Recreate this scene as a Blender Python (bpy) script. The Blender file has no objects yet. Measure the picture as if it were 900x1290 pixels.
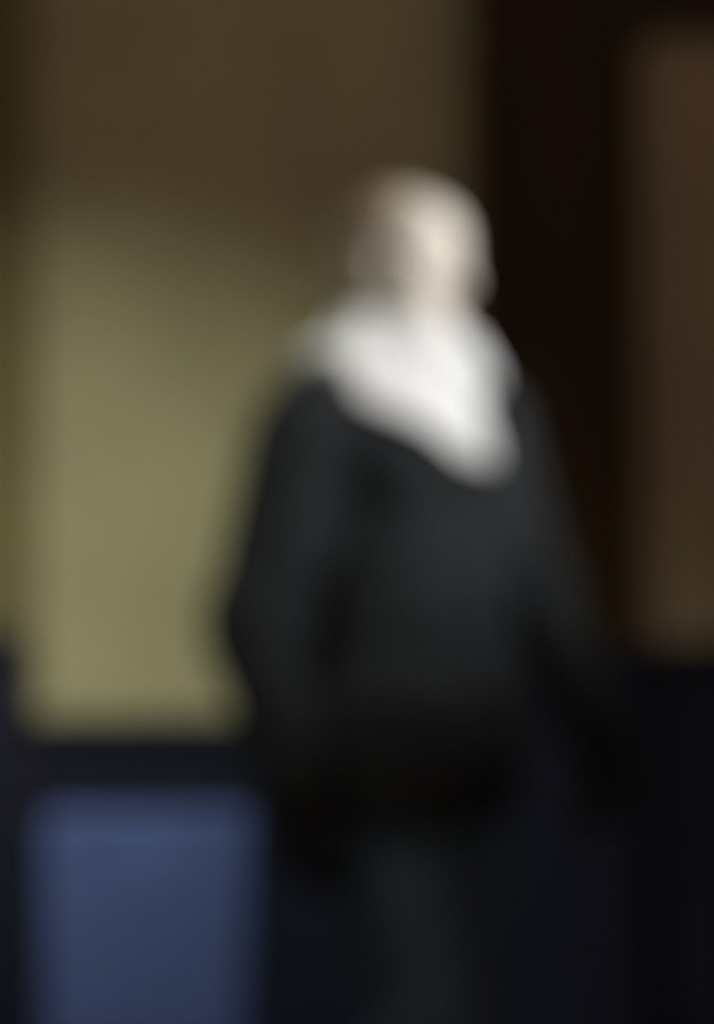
import bpy, bmesh, math, random
import numpy as np
from mathutils import Vector, Matrix

random.seed(4)
scene = bpy.context.scene
COL = scene.collection
R = math.radians

# ---------------------------------------------------------------- camera, world, lights, exposure
cam_d = bpy.data.cameras.new('camera')
cam = bpy.data.objects.new('camera', cam_d); COL.objects.link(cam)
cam.location = (0, -3.5, 1.24)
cam.rotation_euler = (R(90), 0, 0)
cam_d.sensor_fit = 'VERTICAL'; cam_d.sensor_height = 24.0; cam_d.sensor_width = 24.0 * 900 / 1290
cam_d.lens = 54.3
cam_d.clip_start = 0.02
cam_d.dof.use_dof = True                    # the photograph is badly out of focus everywhere
cam_d.dof.focus_distance = 0.60
cam_d.dof.aperture_fstop = 2.8
scene.camera = cam

world = bpy.data.worlds.new('room_ambience'); scene.world = world
world.use_nodes = True
world.node_tree.nodes['Background'].inputs[0].default_value = (1.0, 0.80, 0.66, 1)
world.node_tree.nodes['Background'].inputs[1].default_value = 0.21

def spot(name, loc, target, watts, angle, blend, color, radius=0.05):
    l = bpy.data.lights.new(name, 'SPOT'); l.energy = watts
    l.spot_size = R(angle); l.spot_blend = blend; l.color = color; l.shadow_soft_size = radius
    o = bpy.data.objects.new(name, l); COL.objects.link(o)
    o.location = loc
    o.rotation_euler = (Vector(target) - Vector(loc)).to_track_quat('-Z', 'Y').to_euler()
    return o
spot('key_spotlight', (2.35, -1.15, 2.65), (0.13, 0.0, 1.48), 400, 24, 1.0, (1.0, 0.985, 0.955), 0.06)
spot('wall_spotlight', (-1.15, -1.0, 2.9), (-0.47, 1.2, 0.28), 205, 54, 1.0, (0.86, 0.96, 0.80), 0.08)

scene.view_settings.view_transform = 'Standard'
scene.view_settings.look = 'None'
scene.view_settings.exposure = 0.0
scene.view_settings.gamma = 1.0
scene.view_settings.use_curve_mapping = False
scene.cycles.use_denoising = True

# ---------------------------------------------------------------- materials
def mat(name, color, rough=0.8, spec=0.3, var=0.15, scale=30, bump=0.0, bscale=200, stretch=(1, 1, 1), sheen=0.0, sss=0.0):
    m = bpy.data.materials.new(name); m.use_nodes = True
    nt = m.node_tree; b = nt.nodes['Principled BSDF']
    tc = nt.nodes.new('ShaderNodeTexCoord'); mp = nt.nodes.new('ShaderNodeMapping')
    mp.inputs['Scale'].default_value = stretch
    nt.links.new(tc.outputs['Object'], mp.inputs[0])
    n = nt.nodes.new('ShaderNodeTexNoise'); n.inputs['Scale'].default_value = scale; n.inputs['Detail'].default_value = 4
    nt.links.new(mp.outputs[0], n.inputs['Vector'])
    r = nt.nodes.new('ShaderNodeValToRGB')
    c = Vector(color)
    r.color_ramp.elements[0].position = 0.3; r.color_ramp.elements[1].position = 0.7
    r.color_ramp.elements[0].color = (*(c * (1 - var)), 1)
    r.color_ramp.elements[1].color = (*(c * (1 + var)), 1)
    nt.links.new(n.outputs['Fac'], r.inputs[0]); nt.links.new(r.outputs[0], b.inputs['Base Color'])
    b.inputs['Roughness'].default_value = rough
    b.inputs['Specular IOR Level'].default_value = spec
    b.inputs['Sheen Weight'].default_value = sheen
    if sss:
        b.inputs['Subsurface Weight'].default_value = sss
        b.inputs['Subsurface Radius'].default_value = (0.01, 0.004, 0.002)
    if bump:
        n2 = nt.nodes.new('ShaderNodeTexNoise'); n2.inputs['Scale'].default_value = bscale
        nt.links.new(mp.outputs[0], n2.inputs['Vector'])
        bp = nt.nodes.new('ShaderNodeBump'); bp.inputs['Strength'].default_value = bump; bp.inputs['Distance'].default_value = 0.004
        nt.links.new(n2.outputs['Fac'], bp.inputs['Height']); nt.links.new(bp.outputs[0], b.inputs['Normal'])
    return m

M = dict(
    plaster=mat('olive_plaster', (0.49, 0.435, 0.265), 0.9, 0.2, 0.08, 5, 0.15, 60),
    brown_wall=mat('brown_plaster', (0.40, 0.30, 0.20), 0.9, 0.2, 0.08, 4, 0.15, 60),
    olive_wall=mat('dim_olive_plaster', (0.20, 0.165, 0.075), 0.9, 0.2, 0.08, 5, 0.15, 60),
    dark_wood=mat('dark_wood', (0.041, 0.020, 0.0034), 0.6, 0.2, 0.35, 12, 0.1, 40, (6, 6, 0.6)),
    black_wood=mat('black_wood', (0.011, 0.013, 0.030), 0.55, 0.25, 0.3, 12, 0.1, 40, (6, 6, 0.6)),
    floor=mat('floor_boards', (0.05, 0.04, 0.04), 0.6, 0.3, 0.3, 8, 0.1, 30, (1, 8, 1)),
    skin=mat('pale_skin', (0.80, 0.76, 0.68), 0.55, 0.35, 0.05, 40, 0.05, 300, sss=0.15),
    lips=mat('lip_skin', (0.60, 0.45, 0.38), 0.45, 0.4, 0.06, 60),
    hair=mat('grey_hair', (0.42, 0.35, 0.26), 0.75, 0.3, 0.35, 60, 0.6, 160, (3, 3, 0.7)),
    white=mat('white_cloth', (0.74, 0.76, 0.77), 0.9, 0.2, 0.03, 30, 0.25, 350),
    jacket=mat('charcoal_wool', (0.022, 0.026, 0.029), 0.9, 0.2, 0.2, 60, 0.3, 500),
    trousers=mat('dark_teal_wool', (0.075, 0.125, 0.165), 0.9, 0.2, 0.2, 60, 0.3, 500),
    glove=mat('black_leather', (0.014, 0.016, 0.018), 0.6, 0.3, 0.2, 80, 0.3, 250),
    shoe=mat('shoe_leather', (0.010, 0.009, 0.008), 0.4, 0.5, 0.2, 40),
    button=mat('horn_button', (0.012, 0.011, 0.010), 0.4, 0.5, 0.2, 200),
    blue=mat('blue_upholstery', (0.105, 0.145, 0.37), 0.95, 0.15, 0.10, 25, 0.4, 400),
    eye=mat('eye_white', (0.75, 0.72, 0.66), 0.2, 0.5, 0.03, 100),
    iris=mat('grey_iris', (0.08, 0.09, 0.09), 0.15, 0.5, 0.2, 300),
)

# ---------------------------------------------------------------- helpers
def link(name, mesh, parent=None, smooth=False):
    o = bpy.data.objects.new(name, mesh); COL.objects.link(o)
    if parent: o.parent = parent
    if smooth:
        mesh.polygons.foreach_set('use_smooth', [True] * len(mesh.polygons)); mesh.update()
    return o

def obj(name, bm, m, parent=None, smooth=False):
    bmesh.ops.recalc_face_normals(bm, faces=bm.faces)
    me = bpy.data.meshes.new(name); bm.to_mesh(me); bm.free()
    me.materials.append(M[m])
    return link(name, me, parent, smooth)

def box(bm, lo, hi, bevel=0.0):
    lo = Vector(lo); hi = Vector(hi)
    r = bmesh.ops.create_cube(bm, size=1, matrix=Matrix.Translation((lo + hi) / 2) @ Matrix.Diagonal((*(hi - lo), 1)))
    if bevel:
        es = set(e for v in r['verts'] for e in v.link_edges)
        bmesh.ops.bevel(bm, geom=list(es), offset=bevel, segments=3, profile=0.5, affect='EDGES')

def struct(name, boxes, m, parent=None, bevel=0.0):
    bm = bmesh.new()
    for lo, hi in boxes: box(bm, lo, hi, bevel)
    o = obj(name, bm, m, parent)
    if parent is None: o['kind'] = 'structure'
    return o

# ---- smooth signed-distance modelling: shapes are blended on a grid and turned into ONE continuous mesh
class Field:
    def __init__(s, lo, hi, h):
        s.o = np.array(lo, float); s.h = h
        s.n = np.ceil((np.array(hi) - s.o) / h).astype(int) + 1
        s.D = np.full(s.n, 0.5, np.float32)
        s.ax = [(s.o[i] + h * np.arange(s.n[i])).astype(np.float32) for i in range(3)]
    def sub(s, lo, hi):
        a = np.clip(np.floor((np.array(lo) - s.o) / s.h).astype(int), 0, s.n)
        b = np.clip(np.ceil((np.array(hi) - s.o) / s.h).astype(int) + 1, 0, s.n)
        sl = tuple(slice(i, j) for i, j in zip(a, b))
        X = s.ax[0][sl[0]][:, None, None]; Y = s.ax[1][sl[1]][None, :, None]; Z = s.ax[2][sl[2]][None, None, :]
        return sl, X, Y, Z
    def blend(s, sl, d, k, cut=False):
        if d.size == 0: return
        a = s.D[sl]
        if cut:
            d = -d
            if k > 0:
                hh = np.maximum(k - np.abs(a - d), 0) / k
                s.D[sl] = np.maximum(a, d) + hh * hh * k * 0.25
            else: s.D[sl] = np.maximum(a, d)
        else:
            if k > 0:
                hh = np.maximum(k - np.abs(a - d), 0) / k
                s.D[sl] = np.minimum(a, d) - hh * hh * k * 0.25
            else: s.D[sl] = np.minimum(a, d)
    def cone(s, p, q, r0, r1, k=0.02, cut=False, inf=0.0):
        p = np.array(p, float); q = np.array(q, float); r0 += inf; r1 += inf
        m = max(r0, r1) + k + 3 * s.h
        sl, X, Y, Z = s.sub(np.minimum(p, q) - m, np.maximum(p, q) + m)
        v = q - p; L = float(v @ v) + 1e-12
        t = np.clip(((X - p[0]) * v[0] + (Y - p[1]) * v[1] + (Z - p[2]) * v[2]) / L, 0, 1)
        d = np.sqrt((X - p[0] - t * v[0]) ** 2 + (Y - p[1] - t * v[1]) ** 2 + (Z - p[2] - t * v[2]) ** 2) - (r0 + (r1 - r0) * t)
        s.blend(sl, d.astype(np.float32), k, cut)
    def ell(s, c, r, rot=None, k=0.02, cut=False, inf=0.0):
        c = np.array(c, float); r = np.array(r, float) + inf
        m = max(r) + k + 3 * s.h
        sl, X, Y, Z = s.sub(c - m, c + m)
        A = np.eye(3) if rot is None else np.array(rot.to_3x3()).T
        x, y, z = X - c[0], Y - c[1], Z - c[2]
        u = [A[i, 0] * x + A[i, 1] * y + A[i, 2] * z for i in range(3)]
        k0 = np.sqrt(sum((u[i] / r[i]) ** 2 for i in range(3)))
        k1 = np.sqrt(sum((u[i] / r[i] ** 2) ** 2 for i in range(3))) + 1e-9
        s.blend(sl, (k0 * (k0 - 1) / k1).astype(np.float32), k, cut)
    def all(s):
        return s.ax[0][:, None, None], s.ax[1][None, :, None], s.ax[2][None, None, :]
    def front(s):
        """y of the front (lowest y) surface for each grid column"""
        ins = s.D < 0
        j = ins.argmax(1); ok = ins.any(1)
        jm = np.clip(j - 1, 0, None)
        I, K = np.indices(j.shape)
        a = s.D[I, jm, K]; b = s.D[I, j, K]
        t = np.where(a > b, a / np.maximum(a - b, 1e-6), 0)
        y = s.o[1] + s.h * (jm + t)
        return np.where(ok, y, np.nan)
    def mesh(s, name):
        D = s.D; ins = D < 0; n = s.n
        P, C, Q = [], [], []
        st = np.array([n[1] * n[2], n[2], 1])
        for a in range(3):
            u, v = (a + 1) % 3, (a + 2) % 3
            sA = [slice(None)] * 3; sB = [slice(None)] * 3
            sA[a] = slice(0, -1); sB[a] = slice(1, None)
            idx = np.argwhere(ins[tuple(sA)] != ins[tuple(sB)])
            idx = idx[(idx[:, u] > 0) & (idx[:, v] > 0)]
            e = np.zeros(3, int); e[a] = 1
            da = D[tuple(idx.T)]; db = D[tuple((idx + e).T)]
            pos = idx.astype(float); pos[:, a] += da / (da - db)
            flip = ~ins[tuple(idx.T)]
            ring = []
            for (ou, ov) in ((-1, -1), (0, -1), (0, 0), (-1, 0)):
                c = idx.copy(); c[:, u] += ou; c[:, v] += ov
                ring.append(c @ st); P.append(pos); C.append(c @ st)
            q = np.stack(ring, 1)
            q[flip] = q[flip][:, ::-1]
            Q.append(q)
        P = np.concatenate(P); C = np.concatenate(C); Q = np.concatenate(Q)
        ids, inv = np.unique(C, return_inverse=True)
        cnt = np.bincount(inv)
        V = np.stack([np.bincount(inv, P[:, i]) / cnt for i in range(3)], 1) * s.h + s.o
        F = np.searchsorted(ids, Q).astype(np.int32)
        me = bpy.data.meshes.new(name)
        me.vertices.add(len(V)); me.vertices.foreach_set('co', V.astype(np.float32).ravel())
        me.loops.add(F.size); me.loops.foreach_set('vertex_index', F.ravel())
        me.polygons.add(len(F))
        me.polygons.foreach_set('loop_start', np.arange(0, F.size, 4, dtype=np.int32))
        me.polygons.foreach_set('use_smooth', np.ones(len(F), bool))
        me.update(calc_edges=True); me.validate()
        return me

def sdf_obj(name, f, m, parent):
    me = f.mesh(name)
    me.materials.append(M[m])
    return link(name, me, parent)

# ---------------------------------------------------------------- the room
WY = 1.20                 # face of the back wall
NX0, NX1 = -0.668, 0.232  # the olive bay
PX1 = 0.562               # right side of the dark post
SILL = 0.822; DADO = 0.978; HEAD = 2.215; TOP = 3.3
struct('floor', [((-2.6, -4.2, -0.1), (2.6, WY + 0.4, 0))], 'floor')
struct('wall_left', [((-2.7, -4.2, 0), (-2.6, WY + 0.4, TOP))], 'brown_wall')
struct('wall_right', [((2.6, -4.2, 0), (2.7, WY + 0.4, TOP))], 'brown_wall')
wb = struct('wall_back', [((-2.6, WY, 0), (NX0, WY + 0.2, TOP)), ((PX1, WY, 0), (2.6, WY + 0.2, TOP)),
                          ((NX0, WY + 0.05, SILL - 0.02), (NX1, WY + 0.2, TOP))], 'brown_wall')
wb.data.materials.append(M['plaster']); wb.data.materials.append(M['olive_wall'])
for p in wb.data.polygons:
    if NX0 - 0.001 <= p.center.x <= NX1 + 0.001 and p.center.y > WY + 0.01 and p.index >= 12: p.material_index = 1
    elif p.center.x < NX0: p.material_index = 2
# dark post between the bay and the right-hand wall: shaft, plinth, two fillets
struct('trim_1', [((NX1, WY - 0.07, 0), (PX1, WY + 0.2, TOP)), 
                  ((NX1 + 0.05, WY - 0.082, DADO + 0.06), (NX1 + 0.075, WY - 0.07, TOP - 0.1)),
                  ((PX1 - 0.075, WY - 0.082, DADO + 0.06), (PX1 - 0.05, WY - 0.07, TOP - 0.1))], 'dark_wood', bevel=0.003)
# dark frieze rail over the right-hand wall
struct('trim_2', [((PX1, WY - 0.03, HEAD), (2.6, WY, HEAD + 0.22)), ((PX1, WY - 0.045, HEAD + 0.19), (2.6, WY - 0.03, HEAD + 0.22))], 'dark_wood', bevel=0.003)
# black wainscot with a cap rail: left, under the bay, right; recessed panels are pieces of their own
def wainscot(name, x0, x1, z1, y):
    w = struct(name, [((x0, y - 0.02, 0.0), (x1, y, z1 - 0.03))], 'black_wood')
    struct('cap_rail', [((x0, y - 0.045, z1 - 0.03), (x1, y, z1))], 'black_wood', w, 0.006)
    n = max(1, round((x1 - x0) / 0.46)); s = (x1 - x0) / n
    for i in range(n):
        a, b = x0 + i * s + 0.05, x0 + (i + 1) * s - 0.05
        struct('panel', [((a, y - 0.032, 0.18), (b, y - 0.02, z1 - 0.10))], 'black_wood', w, 0.005)
wainscot('trim_3', -2.6, NX0, DADO + 0.02, WY)
wainscot('trim_4', NX0, NX1, SILL, WY + 0.05)
# black pedestal of the post, as high as the wainscot
struct('trim_6', [((NX1 - 0.008, WY - 0.10, 0), (PX1 + 0.008, WY - 0.07, DADO - 0.03)), ((NX1 - 0.014, WY - 0.115, DADO - 0.03), (PX1 + 0.014, WY - 0.07, DADO))], 'black_wood', bevel=0.004)
wainscot('trim_5', PX1, 2.6, DADO, WY)
struct('baseboard_back', [((-2.6, WY - 0.06, 0), (NX1 - 0.01, WY - 0.02, 0.12)), ((PX1 + 0.01, WY - 0.06, 0), (2.6, WY - 0.02, 0.12))], 'black_wood', bevel=0.004)

# ---------------------------------------------------------------- blue chair, back towards us
ch = bpy.data.objects.new('upholstered_chair', None); COL.objects.link(ch)
ch.location = (-0.362, 0.50, 0); ch.rotation_euler = (0, 0, R(2))
ch['label'] = 'blue upholstered chair seen from behind, in front of the lit olive wall'
ch['category'] = 'chair'
W = 0.182
def soft(name, lo, hi, bev, m, parent, puff=0.0):
    bm = bmesh.new(); box(bm, lo, hi)
    bmesh.ops.bevel(bm, geom=bm.edges[:], offset=bev, segments=4, profile=0.5, affect='EDGES')
    bmesh.ops.subdivide_edges(bm, edges=[e for e in bm.edges if e.calc_length() > 0.1], cuts=5, use_grid_fill=True)
    if puff:
        c = (Vector(lo) + Vector(hi)) / 2; h = (Vector(hi) - Vector(lo)) / 2
        for v in bm.verts:
            u = (v.co.x - c.x) / h.x; w = (v.co.z - c.z) / h.z
            v.co.y += math.copysign(puff, v.co.y - c.y) * max(0, 1 - u * u) * max(0, 1 - w * w)
    return obj(name, bm, m, parent, True)
bk = soft('backrest', (-W, 0.0, 0.28), (W, 0.085, 0.718), 0.022, 'blue', ch, 0.012)
bm = bmesh.new()
for z in (0.724,):                                             # piping along the back panel edge
    pts = [(-W + .02, -.002, .30), (-W + .02, -.002, .685), (-W + .035, -.002, .698), (W - .035, -.002, .698), (W - .02, -.002, .685), (W - .02, -.002, .30)]
    for a, b in zip(pts, pts[1:]):
        a, b = Vector(a), Vector(b); d = b - a
        bmesh.ops.create_cone(bm, segments=8, radius1=.004, radius2=.004, depth=d.length + .004, cap_ends=True,
                              matrix=Matrix.Translation((a + b) / 2) @ d.to_track_quat('Z', 'Y').to_matrix().to_4x4())
obj('piping', bm, 'blue', bk, True)
soft('seat', (-W, 0.075, 0.32), (W, 0.46, 0.46), 0.03, 'blue', ch)
for x, y in ((-1, .03), (1, .03), (-1, .42), (1, .42)):
    bm = bmesh.new()
    bmesh.ops.create_cone(bm, segments=4, radius1=.020, radius2=.030, depth=0.33, cap_ends=True,
                          matrix=Matrix.Translation((x * (W - .03), y, .165)) @ Matrix.Rotation(R(45), 4, 'Z'))
    obj('leg', bm, 'black_wood', ch)

# ---------------------------------------------------------------- the person
YAW = 48
per = bpy.data.objects.new('person', None); COL.objects.link(per)
per.location = (0.070, 0, 0); per.rotation_euler = (0, 0, R(YAW))
per['label'] = 'pale-headed person standing in a dark jacket with white cloth round the neck'
per['category'] = 'person'

HR = Matrix.Rotation(R(8), 3, 'Z') @ Matrix.Rotation(R(4), 3, 'X')
HS = 0.94
HC = Vector((-0.008, -0.009, 1.612))
def hp(x, y, z): return HC + HR @ Vector((x, y, z)) * HS

WR = {-1: (-0.276, -0.030, 0.845), 1: (0.268, -0.17, 0.900)}
EL = {-1: (-0.276, 0.050, 1.075), 1: (0.285, -0.025, 1.115)}
SH = {-1: (-0.205, 0.022, 1.335), 1: (0.190, 0.005, 1.365)}
LEGS = {-1: ((-0.09, 0.0, 0.90), (-0.085, -0.13, 0.50), (-0.09, -0.03, 0.10)),
        1: ((0.09, 0.0, 0.90), (0.09, -0.005, 0.49), (0.09, 0.17, 0.12))}

def torso(f, inf=0.0):
    f.ell((0, 0.0, 1.25), (.172, .118, .20), k=.05, inf=inf)
    f.cone((-.14, .012, 1.375), (.14, .012, 1.375), .060, .060, k=.06, inf=inf)
    for s in (-1, 1):
        f.cone((s * .02, .02, 1.475), (s * .15, .015, 1.385), .05, .052, k=.05, inf=inf)
        f.ell((s * .075, -.075, 1.33), (.08, .045, .07), k=.05, inf=inf)
    f.ell((0, 0, 1.06), (.148, .108, .18), k=.08, inf=inf)
    f.ell((0, .012, .92), (.168, .122, .13), k=.06, inf=inf)
def arm(f, s, inf=0.0, tip=0.0):
    f.cone(SH[s], EL[s], .056, .042, k=.03, inf=inf)
    f.cone(EL[s], WR[s], .043, .028 + tip, k=.02, inf=inf)
def hand(f, s, inf=0.0):
    w = Vector(WR[s]); d = Vector((0.0, -0.14, -0.96)).normalized()
    n = Vector((-s, 0, 0)); fw = n.cross(d) * (1 if n.cross(d).y < 0 else -1)          # fw: towards the front (thumb side)
    rot = Matrix((n, fw, d)).transposed()
    f.ell(w + d * .052, (.016, .041, .055), rot, k=.012, inf=inf)
    f.cone(w - d * .03, w + d * .02, .027, .024, k=.015, inf=inf)
    for off, L, c in ((.031, .068, .30), (.011, .078, .38), (-.011, .073, .46), (-.031, .058, .55)):
        p = w + d * (.094 - abs(off) * .25) + fw * off; ang = .12; r = .0088
        for seg in (.45, .32, .23):
            ang += c; dirv = d * math.cos(ang) + n * math.sin(ang)
            q = p + dirv * L * seg
            f.cone(p, q, r, r - .0008, k=.004, inf=inf); p = q; r -= .0008
    p = w + d * .028 + fw * .026
    for dv, L, r in ((d * .75 + fw * .6 + n * .25, .042, .0125), (d * .95 + fw * .25 + n * .25, .032, .0100), (d * 1 + n * .35, .024, .0088)):
        q = p + dv.normalized() * L
        f.cone(p, q, r, r - .0014, k=.008, inf=inf); p = q
def legs(f, inf=0.0, flare=0.0):
    for s in (-1, 1):
        h, kn, an = LEGS[s]
        f.cone(h, kn, .086, .056, k=.05, inf=inf)
        f.cone(kn, an, .056, .040 + flare, k=.02, inf=inf)
        c = Vector(kn).lerp(Vector(an), .35) + Vector((0, .018, 0))
        f.ell(c, (.048, .045, .10), k=.03, inf=inf)

# body: one continuous surface from crown to soles
f = Field((-.36, -.34, 0.0), (.36, .34, 1.80), .0042)
torso(f)
f.cone((0, .022, 1.47), (0, .004, 1.57), .062, .056, k=.04)
for s in (-1, 1): arm(f, s)
legs(f)
for s in (-1, 1):
    an = Vector(LEGS[s][2]); fz = .035 if s < 0 else .055
    f.cone(an, (an.x, an.y + .02, fz), .04, .036, k=.02)
    f.cone((an.x, an.y + .02, fz), (an.x + s * .015, an.y - .15, .032), .034, .026, k=.03)
def he(x, y, z, r, k=.02, cut=False, rot=None): f.ell(hp(x, y, z), [v * HS for v in r], HR @ rot if rot else HR, k, cut)
def hc(a, b, r0, r1, k=.015, cut=False): f.cone(hp(*a), hp(*b), r0 * HS, r1 * HS, k, cut)
he(0, .016, .030, (.076, .097, .085), k=.02)
he(0, -.028, -.030, (.060, .064, .076), k=.04)
he(0, -.045, .050, (.058, .045, .045), k=.03)
for s in (-1, 1):
    hc((s * .056, .012, -.045), (s * .018, -.074, -.098), .018, .016, .03)
    he(s * .047, -.056, -.016, (.022, .024, .020), k=.02)
    he(s * .046, -.022, -.020, (.022, .040, .034), k=.03)
    hc((s * .010, -.086, .020), (s * .044, -.072, .022), .010, .010, .016)
    he(s * .031, -.094, .003, (.017, .014, .011), k=.012, cut=True)
    he(s * .031, -.0755, .003, (.0142, .0142, .0142), k=.003)
    hc((s * .018, -.094, .0025), (s * .044, -.088, .0015), .0042, .0038, .002, True)
    he(s * .0125, -.099, -.031, (.0095, .012, .0085), k=.008)
    he(s * .0065, -.106, -.0375, (.0038, .0055, .0045), k=.002, cut=True)
    er = Matrix.Rotation(R(-12) , 3, 'X') @ Matrix.Rotation(R(s * 18), 3, 'Z')
    he(s * .079, .014, -.004, (.008, .020, .034), k=.008, rot=er)
    he(s * .087, .010, -.002, (.006, .011, .018), k=.004, cut=True, rot=er)
he(0, -.080, -.100, (.020, .017, .015), k=.02)
hc((0, -.088, .012), (0, -.111, -.026), .0085, .0125, .012)
for s in (-1, 1):
    hc((0, -.0945, -.0605), (s * .023, -.083, -.0645), .0050, .0028, .006)
    hc((0, -.0930, -.0715), (s * .021, -.083, -.0665), .0058, .0028, .006)
    hc((0, -.1010, -.0655), (s * .025, -.088, -.0655), .0022, .0018, .002, True)
he(0, -.099, -.050, (.004, .005, .010), k=.004, cut=True)
for s in (-1, 1): hand(f, s)
body = sdf_obj('body', f, 'skin', per)
body.data.materials.append(M['lips'])
mi = np.zeros(len(body.data.polygons), np.int32); inv = HR.transposed()
cen = np.empty(len(mi) * 3, np.float32); body.data.polygons.foreach_get('center', cen)
cl = (cen.reshape(-1, 3) - np.array(HC)) @ np.array(inv).T / HS
mi[((cl[:, 0] / .023) ** 2 + ((cl[:, 2] + .0662) / .0092) ** 2 < 1) & (cl[:, 1] < -.075)] = 1
body.data.polygons.foreach_set('material_index', mi)

for s in (-1, 1):                                               # eyes: ball with an iris
    bm = bmesh.new()
    bmesh.ops.create_uvsphere(bm, u_segments=20, v_segments=14, radius=.0132 * HS)
    me_e = obj('eye', bm, 'eye', per, True)
    me_e.data.materials.append(M['iris'])
    me_e.matrix_local = Matrix.Translation(hp(s * .031, -.0757, .003)) @ HR.to_4x4() @ Matrix.Rotation(R(90), 4, 'X')
    for p in me_e.data.polygons:
        if p.center.z > .0110: p.material_index = 1
    e = Field(np.array(hp(s * .03, -.08, .028)) - .05, np.array(hp(s * .03, -.08, .028)) + .05, .003)
    e.cone(hp(s * .013, -.0955, .0255), hp(s * .030, -.0905, .0315), .0035, .0040, k=.003)
    e.cone(hp(s * .030, -.0905, .0315), hp(s * .048, -.0770, .0265), .0040, .0025, k=.003)
    sdf_obj('eyebrow', e, 'hair', per)

# short hair on the back and sides, receding at the front
h = Field(np.array(HC) - .15, np.array(HC) + .16, .0032)
h.ell(hp(0, .020, .032), (.078, .096, .084), HR, k=0)
h.ell(hp(0, .060, -.030), (.060, .055, .058), HR, k=.03)
X, Y, Z = h.all()
A = np.array(inv)
lx, ly, lz = [(A[i, 0] * (X - HC.x) + A[i, 1] * (Y - HC.y) + A[i, 2] * (Z - HC.z)) / HS for i in range(3)]
hl = np.interp(lz, [-.08, -.03, .0, .04, .08, .13], [.05, .02, -.004, -.030, -.022, -.006]).astype(np.float32) - .25 * np.maximum(0, .03 - np.abs(lx)) * (lz > .05)
h.D = np.maximum(h.D, (hl - ly) * .8)
h.D = np.maximum(h.D, (-.075 - lz))
for s in (-1, 1): h.ell(hp(s * .085, .010, -.008), (.020, .024, .034), HR, k=.004, cut=True)
ang = np.arctan2(lx, ly + .02)
h.D = h.D + .0016 * np.sin(46 * ang + 5 * np.sin(60 * lz)) * np.sin(38 * lz + 3 * ang) + .0010 * np.sin(130 * ang + 40 * lz)
sdf_obj('hair', h.__class__ and h, 'hair', per)

# trousers and shoes
t = Field((-.30, -.34, 0.03), (.30, .34, 1.02), .006)
t.ell((0, .012, .92), (.168, .122, .13), k=.03, inf=.010)
legs(t, .014, .022)
X, Y, Z = t.all()
t.D = t.D + .0035 * np.sin(70 * Z + 30 * X + 8 * np.sin(20 * Y)) * np.exp(-((Z - .50) / .10) ** 2) + .0025 * np.sin(90 * Z - 25 * X) * np.exp(-((Z - .14) / .06) ** 2)
t.D = np.maximum(t.D, Z - .98); t.D = np.maximum(t.D, .075 - Z)
sdf_obj('trousers', t, 'trousers', per)
for s in (-1, 1):
    an = Vector(LEGS[s][2]); lift = 0.0 if s < 0 else .02
    sh = Field((an.x - .10, an.y - .27, -.01), (an.x + .10, an.y + .12, .2), .005)
    sh.cone((an.x, an.y + .035, .045), (an.x + s * .012, an.y - .10, .040), .042, .042, k=.02)
    sh.ell((an.x + s * .014, an.y - .155, .032), (.045, .075, .030), k=.03)
    sh.cone((an.x, an.y + .01, .05), (an.x, an.y + .01, .10), .046, .044, k=.02)
    X, Y, Z = sh.all()
    sh.D = np.maximum(sh.D, .0005 - Z); sh.D = np.maximum(sh.D, Z - .115)
    sdf_obj('shoe', sh, 'shoe', per)

# jacket: one shell over torso and sleeves, V opening cut at the front
HEM = .782
j = Field((-.40, -.26, .72), (.40, .26, 1.56), .006)
torso(j, .020)
j.ell((0, .008, .98), (.186, .142, .36), k=.06)
j.cone((-.085, -.010, .93), (-.088, -.050, .70), .118, .112, k=.06); j.cone((.085, .0, .93), (.088, .005, .70), .118, .112, k=.06)
for s in (-1, 1):
    j.cone(SH[s], EL[s], .078, .064, k=.04)
    j.cone(EL[s], WR[s], .064, .050, k=.03)
    j.ell((s * .150, .012, 1.392), (.085, .070, .035), k=.04)
X, Y, Z = j.all()
for s in (-1, 1):                                                # creases at the elbow and cuff, then the cuff cut
    e = np.array(EL[s]); g = np.exp(-(((X - e[0]) ** 2 + (Y - e[1]) ** 2 + (Z - e[2]) ** 2) / .10 ** 2))
    j.D = j.D + .005 * np.sin(95 * Z + 40 * Y + 6 * np.sin(30 * X)) * g
    w = np.array(WR[s]); dd = (w - e) / np.linalg.norm(w - e)
    pl = (X - w[0]) * dd[0] + (Y - w[1]) * dd[1] + (Z - w[2]) * dd[2]
    near = np.sign(X) == s
    j.D = np.where(near & (np.abs(X) > .19) & (Z < 1.0), np.maximum(j.D, pl - .034), j.D)
j.D = j.D + .003 * np.sin(55 * Z + 25 * X + 3 * np.sin(18 * X)) * np.exp(-((Z - 1.08) / .10) ** 2)
j.D = np.maximum(j.D, np.where(np.abs(X) < .215, HEM - Z, -1))
j.D = j.D.astype(np.float32)
YF = j.front().copy()
VT, VZ = 1.45, 1.255                                            # V opening, top and bottom
def vw(z): return np.clip((z - VZ) / (VT - VZ), 0, 1) * .105
wedge = np.maximum((np.abs(X) - vw(Z)) * .9, np.maximum(Y + .02, VZ - Z))
wedge = np.maximum(wedge, -(Y + .30))
inner = Field((-.40, -.26, .72), (.40, .26, 1.56), .006); torso(inner, .006)
j.D = np.maximum(j.D, -np.maximum(wedge, -inner.D)).astype(np.float32)
j.ell((0, .03, 1.56), (.075, .075, .11), k=.01, cut=True)
jacket = sdf_obj('jacket', j, 'jacket', per)

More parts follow.
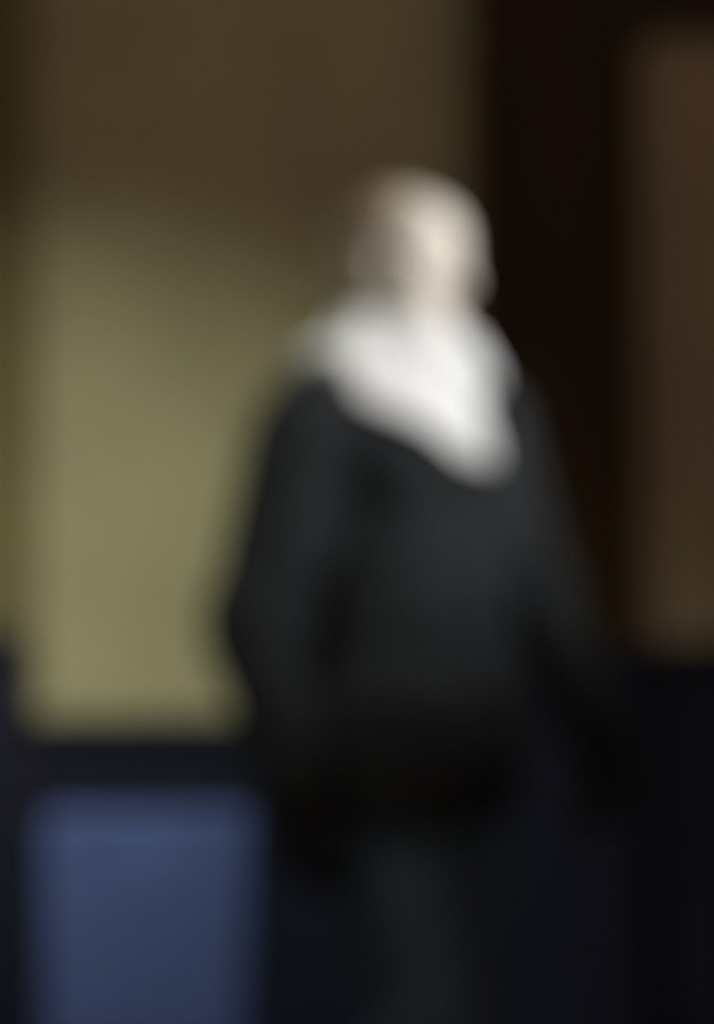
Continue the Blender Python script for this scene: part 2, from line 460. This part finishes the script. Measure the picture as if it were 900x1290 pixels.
def yfront(x, z):
    i = (x - j.o[0]) / j.h; k = (z - j.o[2]) / j.h
    i0, k0 = int(i), int(k); a, b = i - i0, k - k0
    v = YF[i0:i0 + 2, k0:k0 + 2]
    return float((v[0, 0] * (1 - a) + v[1, 0] * a) * (1 - b) + (v[0, 1] * (1 - a) + v[1, 1] * a) * b)
def patch(name, fn, nu, nv, m, parent, off=.004, th=.005):
    """a cloth piece laid on the jacket front: fn(u,v) -> x,z"""
    bm = bmesh.new(); G = []
    for layer in (0, 1):
        G.append([[bm.verts.new((x, yfront(x, z) - off - (th if layer else -.004), z)) for (x, z) in [fn(u / nu, v / nv) for u in range(nu + 1)]] for v in range(nv + 1)])
    for L in G:
        for v in range(nv):
            for u in range(nu): bm.faces.new((L[v][u], L[v][u + 1], L[v + 1][u + 1], L[v + 1][u]))
    def side(a, b):
        for i in range(len(a) - 1): bm.faces.new((a[i], a[i + 1], b[i + 1], b[i]))
    side(G[0][0], G[1][0]); side(G[0][-1], G[1][-1])
    side([r[0] for r in G[0]], [r[0] for r in G[1]]); side([r[-1] for r in G[0]], [r[-1] for r in G[1]])
    return obj(name, bm, m, parent, False)
for s in (-1, 1):
    def lap(u, v, s=s):
        z = VZ - .012 + v * (1.452 - VZ)
        wd = np.interp(v, [0, .35, .72, .76, 1], [.004, .05, .088, .058, .040])
        return s * (float(vw(z)) - .006 + u * float(wd)), z
    patch('lapel', lap, 8, 28, 'jacket', per)
    patch('pocket_flap', lambda u, v, s=s: (s * (.062 + u * .092), .925 + v * .052 + u * .012), 6, 4, 'jacket', per, .003, .006)
patch('front_edge', lambda u, v: (-.004 + u * .008 + (1 - v) * .012, HEM + .02 + v * (VZ - HEM - .02)), 2, 30, 'jacket', per, .001, .003)
for z in (1.19, 1.08, .97):
    bm = bmesh.new()
    bmesh.ops.create_cone(bm, segments=20, radius1=.0105, radius2=.0085, depth=.006, cap_ends=True,
                          matrix=Matrix.Translation((.028, yfront(.028, z) - .002, z)) @ Matrix.Rotation(R(90), 4, 'X'))
    obj('button', bm, 'button', per)
# turned-down jacket collar behind the neck
c = Field((-.18, -.10, 1.40), (.18, .18, 1.62), .005)
prev = None
for i in range(25):
    a = R(-20 + 220 * i / 24); p = (.112 * math.cos(a), .028 + .092 * math.sin(a), 1.440 + .022 * math.sin(a))
    if prev: c.cone(prev, p, .019, .019, k=.004)
    prev = p
sdf_obj('collar', c, 'jacket', per)

# white cloth: a shawl laid over the chest and near shoulder, wound round the neck
w = Field((-.30, -.29, 1.16), (.30, .24, 1.60), .005)
torso(w, .034)
for s in (-1, 1): w.ell((s * .150, .012, 1.392), (.085, .070, .035), k=.04, inf=.016)
w.cone(SH[-1], EL[-1], .092, .078, k=.04)
X, Y, Z = w.all()
an = np.arctan2(X, -(Y - .01))
w.D = w.D + .004 * np.sin(60 * (X * .55 + Z) + 2.5 * np.sin(14 * X))
low = 1.308 + .35 * np.abs(X - .01) + .42 * (Y + .15) + .006 * np.sin(40 * X)
w.D = np.maximum(w.D, (low - Z) * .85)
w.D = np.maximum(w.D, X - (.018 + .25 * np.maximum(0, Z - 1.40)))
w.D = np.maximum(w.D, -.190 - X).astype(np.float32)
for dz, rr, tub in ((0, .098, .038), (.030, .080, .034)):
    prev = None
    for i in range(37):
        a = R(360 * i / 36); ca, sa = math.cos(a), math.sin(a)
        p = (rr * 1.05 * ca, .008 + rr * .88 * sa - .012 * (sa < 0), 1.446 + dz - .004 * sa + .008 * math.sin(3 * a + 40 * dz))
        if prev: w.cone(prev, p, tub, tub, k=.012)
        prev = p
w.D = (w.D + .0030 * np.sin(9 * an + 70 * (Z - 1.45) + 2 * np.sin(4 * an)) * (Z > 1.42)).astype(np.float32)
w.ell((0, .015, 1.56), (.066, .066, .10), k=.01, cut=True)
sdf_obj('scarf', w, 'white', per)
for s in (-1, 1):
    g = Field((WR[s][0] - .12, WR[s][1] - .19, .64), (WR[s][0] + .12, WR[s][1] + .08, .93), .0034)
    hand(g, s, .0022)
    sdf_obj('glove', g, 'glove', per)
